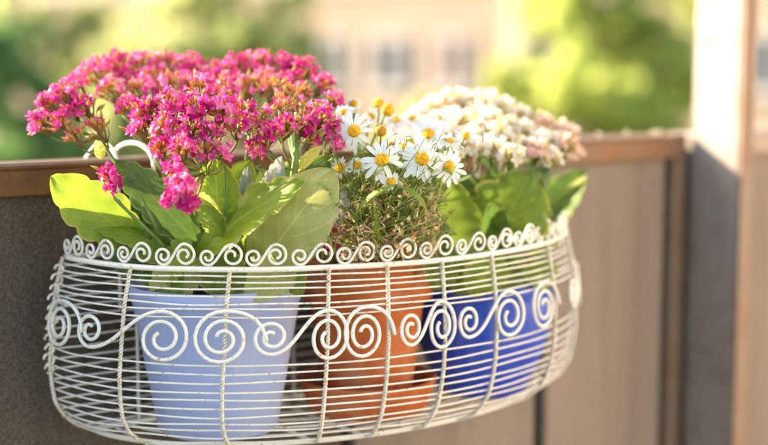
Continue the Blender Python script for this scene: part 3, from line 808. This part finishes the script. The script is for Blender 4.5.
tree('leafy_tree',590,17,[(560,30,60,0),(620,10,70,.5),(660,60,60,0),(600,90,70,-.5),(530,85,42,0),(500,110,38,0),(560,-30,60,0),(640,120,60,.5),(690,0,50,1),(660,-60,70,0),(560,150,70,0),(640,190,80,0),(480,140,30,0),(590,230,80,0)],F_BR,42000,.065,'sunlit yellow-green tree just left of the white post',11)
tree('leafy_tree',40,13,[(10,90,60,0),(35,130,42,0),(0,150,60,0),(10,50,36,0),(62,118,22,.3),(70,170,60,0),(-40,60,70,0),(120,160,50,0),(0,220,80,0),(80,240,70,0)],F_DK,8000,.07,'dark green tree at the far left behind the railing',12)
tree('leafy_tree',240,20,[(160,60,60,0),(215,30,60,0),(270,40,55,0),(230,90,70,0),(300,95,30,0),(140,120,60,0),(300,140,70,0),(190,-25,50,0),(280,-40,50,0),(180,180,80,0),(260,220,90,0)],F_MD,8500,.10,'soft light green tree behind the pink flowers',13)
tree('small_tree',445,24,[(440,130,38,0),(400,145,35,0),(480,125,34,0),(380,175,50,0),(440,190,60,0)],F_MD,6000,.08,'small pale green tree in front of the apartment building',14)
tree('small_tree',45,22,[(15,12,34,0),(95,20,30,0),(120,60,34,0),(55,40,26,0),(80,80,40,0),(60,140,60,0),(130,130,50,0)],F_MD,9000,.09,'pale green tree between the dark tree and the soft light green tree',15)
# apartment building across the yard
BD=32.0; bz0=GZ; bt=9.0
bld=empty('apartment_building',V((0,BD,GZ)),'peach rendered apartment building with white framed windows across the yard','building')
M_BWALL=mat_simple('peach_render',(.37,.27,.215),.9,.2,.06,.5)
M_BTRIM=mat_simple('pale_trim',(.50,.42,.35),.8,.3,.05,1)
M_GLASS=mat_simple('dark_glass',(.05,.055,.08),.15,.9,.2,.6)
M_WF=mat_simple('white_window_frame',(.50,.50,.54),.5,.4,.04,2)
M_CURT=mat_simple('reddish_curtain',(.22,.12,.10),.9,.1,.3,3)
# slight rotation so the facade catches the sun
fa=math.radians(-33); FU=V((math.cos(fa),math.sin(fa),0)); FN=V((math.sin(fa),-math.cos(fa),0)); F0=V((0,BD,0))
def FB(u,z,out=0): return F0+FU*u+FN*out+V((0,0,z))
def hitu(px):   # facade coordinate on the ray through pixel column px
    k=(px-CX)/F
    # (u*cos)/(BD+u*sin)=k
    return k*BD/(math.cos(fa)-k*math.sin(fa))
mb=MB(); mb.box(FB(-22,GZ,-8),FU*46,FN*8,V((0,0,16))); mb.build('wall',M_BWALL,bld,False)
mb=MB(); mb.box(FB(-22.4,9.0,-8.4),FU*46.8,FN*8.9,V((0,0,.35))); mb.build('roof',M_BTRIM,bld,False)
def win(u,zc,wd,ht,gl):
    mb=MB()
    for (a,b,c_,d_) in ((-wd/2-.08,-ht/2-.08,wd+.16,.08),(-wd/2-.08,ht/2,wd+.16,.08),(-wd/2-.08,-ht/2,.08,ht),(wd/2,-ht/2,.08,ht),(-.04,-ht/2,.08,ht)):
        mb.box(FB(u+a,zc+b,.003),FU*c_,FN*.08,V((0,0,d_)))
    f=mb.build('window',M_WF,bld,False)
    mb=MB(); mb.box(FB(u-wd/2,zc-ht/2,.003),FU*wd,FN*.02,V((0,0,ht))); mb.build('pane',gl,f,False)
    mb=MB(); mb.box(FB(u-wd/2-.12,zc-ht/2-.16,.003),FU*(wd+.24),FN*.14,V((0,0,.078))); mb.build('sill',M_BTRIM,f,False)
us=[hitu(389),hitu(453),hitu(768),hitu(326),hitu(262),hitu(660),hitu(560),hitu(150),hitu(50),hitu(850)]
for i,u in enumerate(us):
    for fl in (-3.3,0,3.3):
        win(u,ZC-.12+fl,1.02 if i!=1 else .72,1.05,M_CURT if i==1 else M_GLASS)
mb=MB()
for fl in (-1.75,1.55,4.85): mb.box(FB(-22,ZC+fl,.003),FU*46,FN*.07,V((0,0,.22)))
mb.build('string_course',M_BTRIM,bld,False)
mb=MB(); mb.box(FB(hitu(508),GZ+.1,.08),FU*.45,FN*.1,V((0,0,15.5))); mb.build('pilaster',M_BTRIM,bld,False)
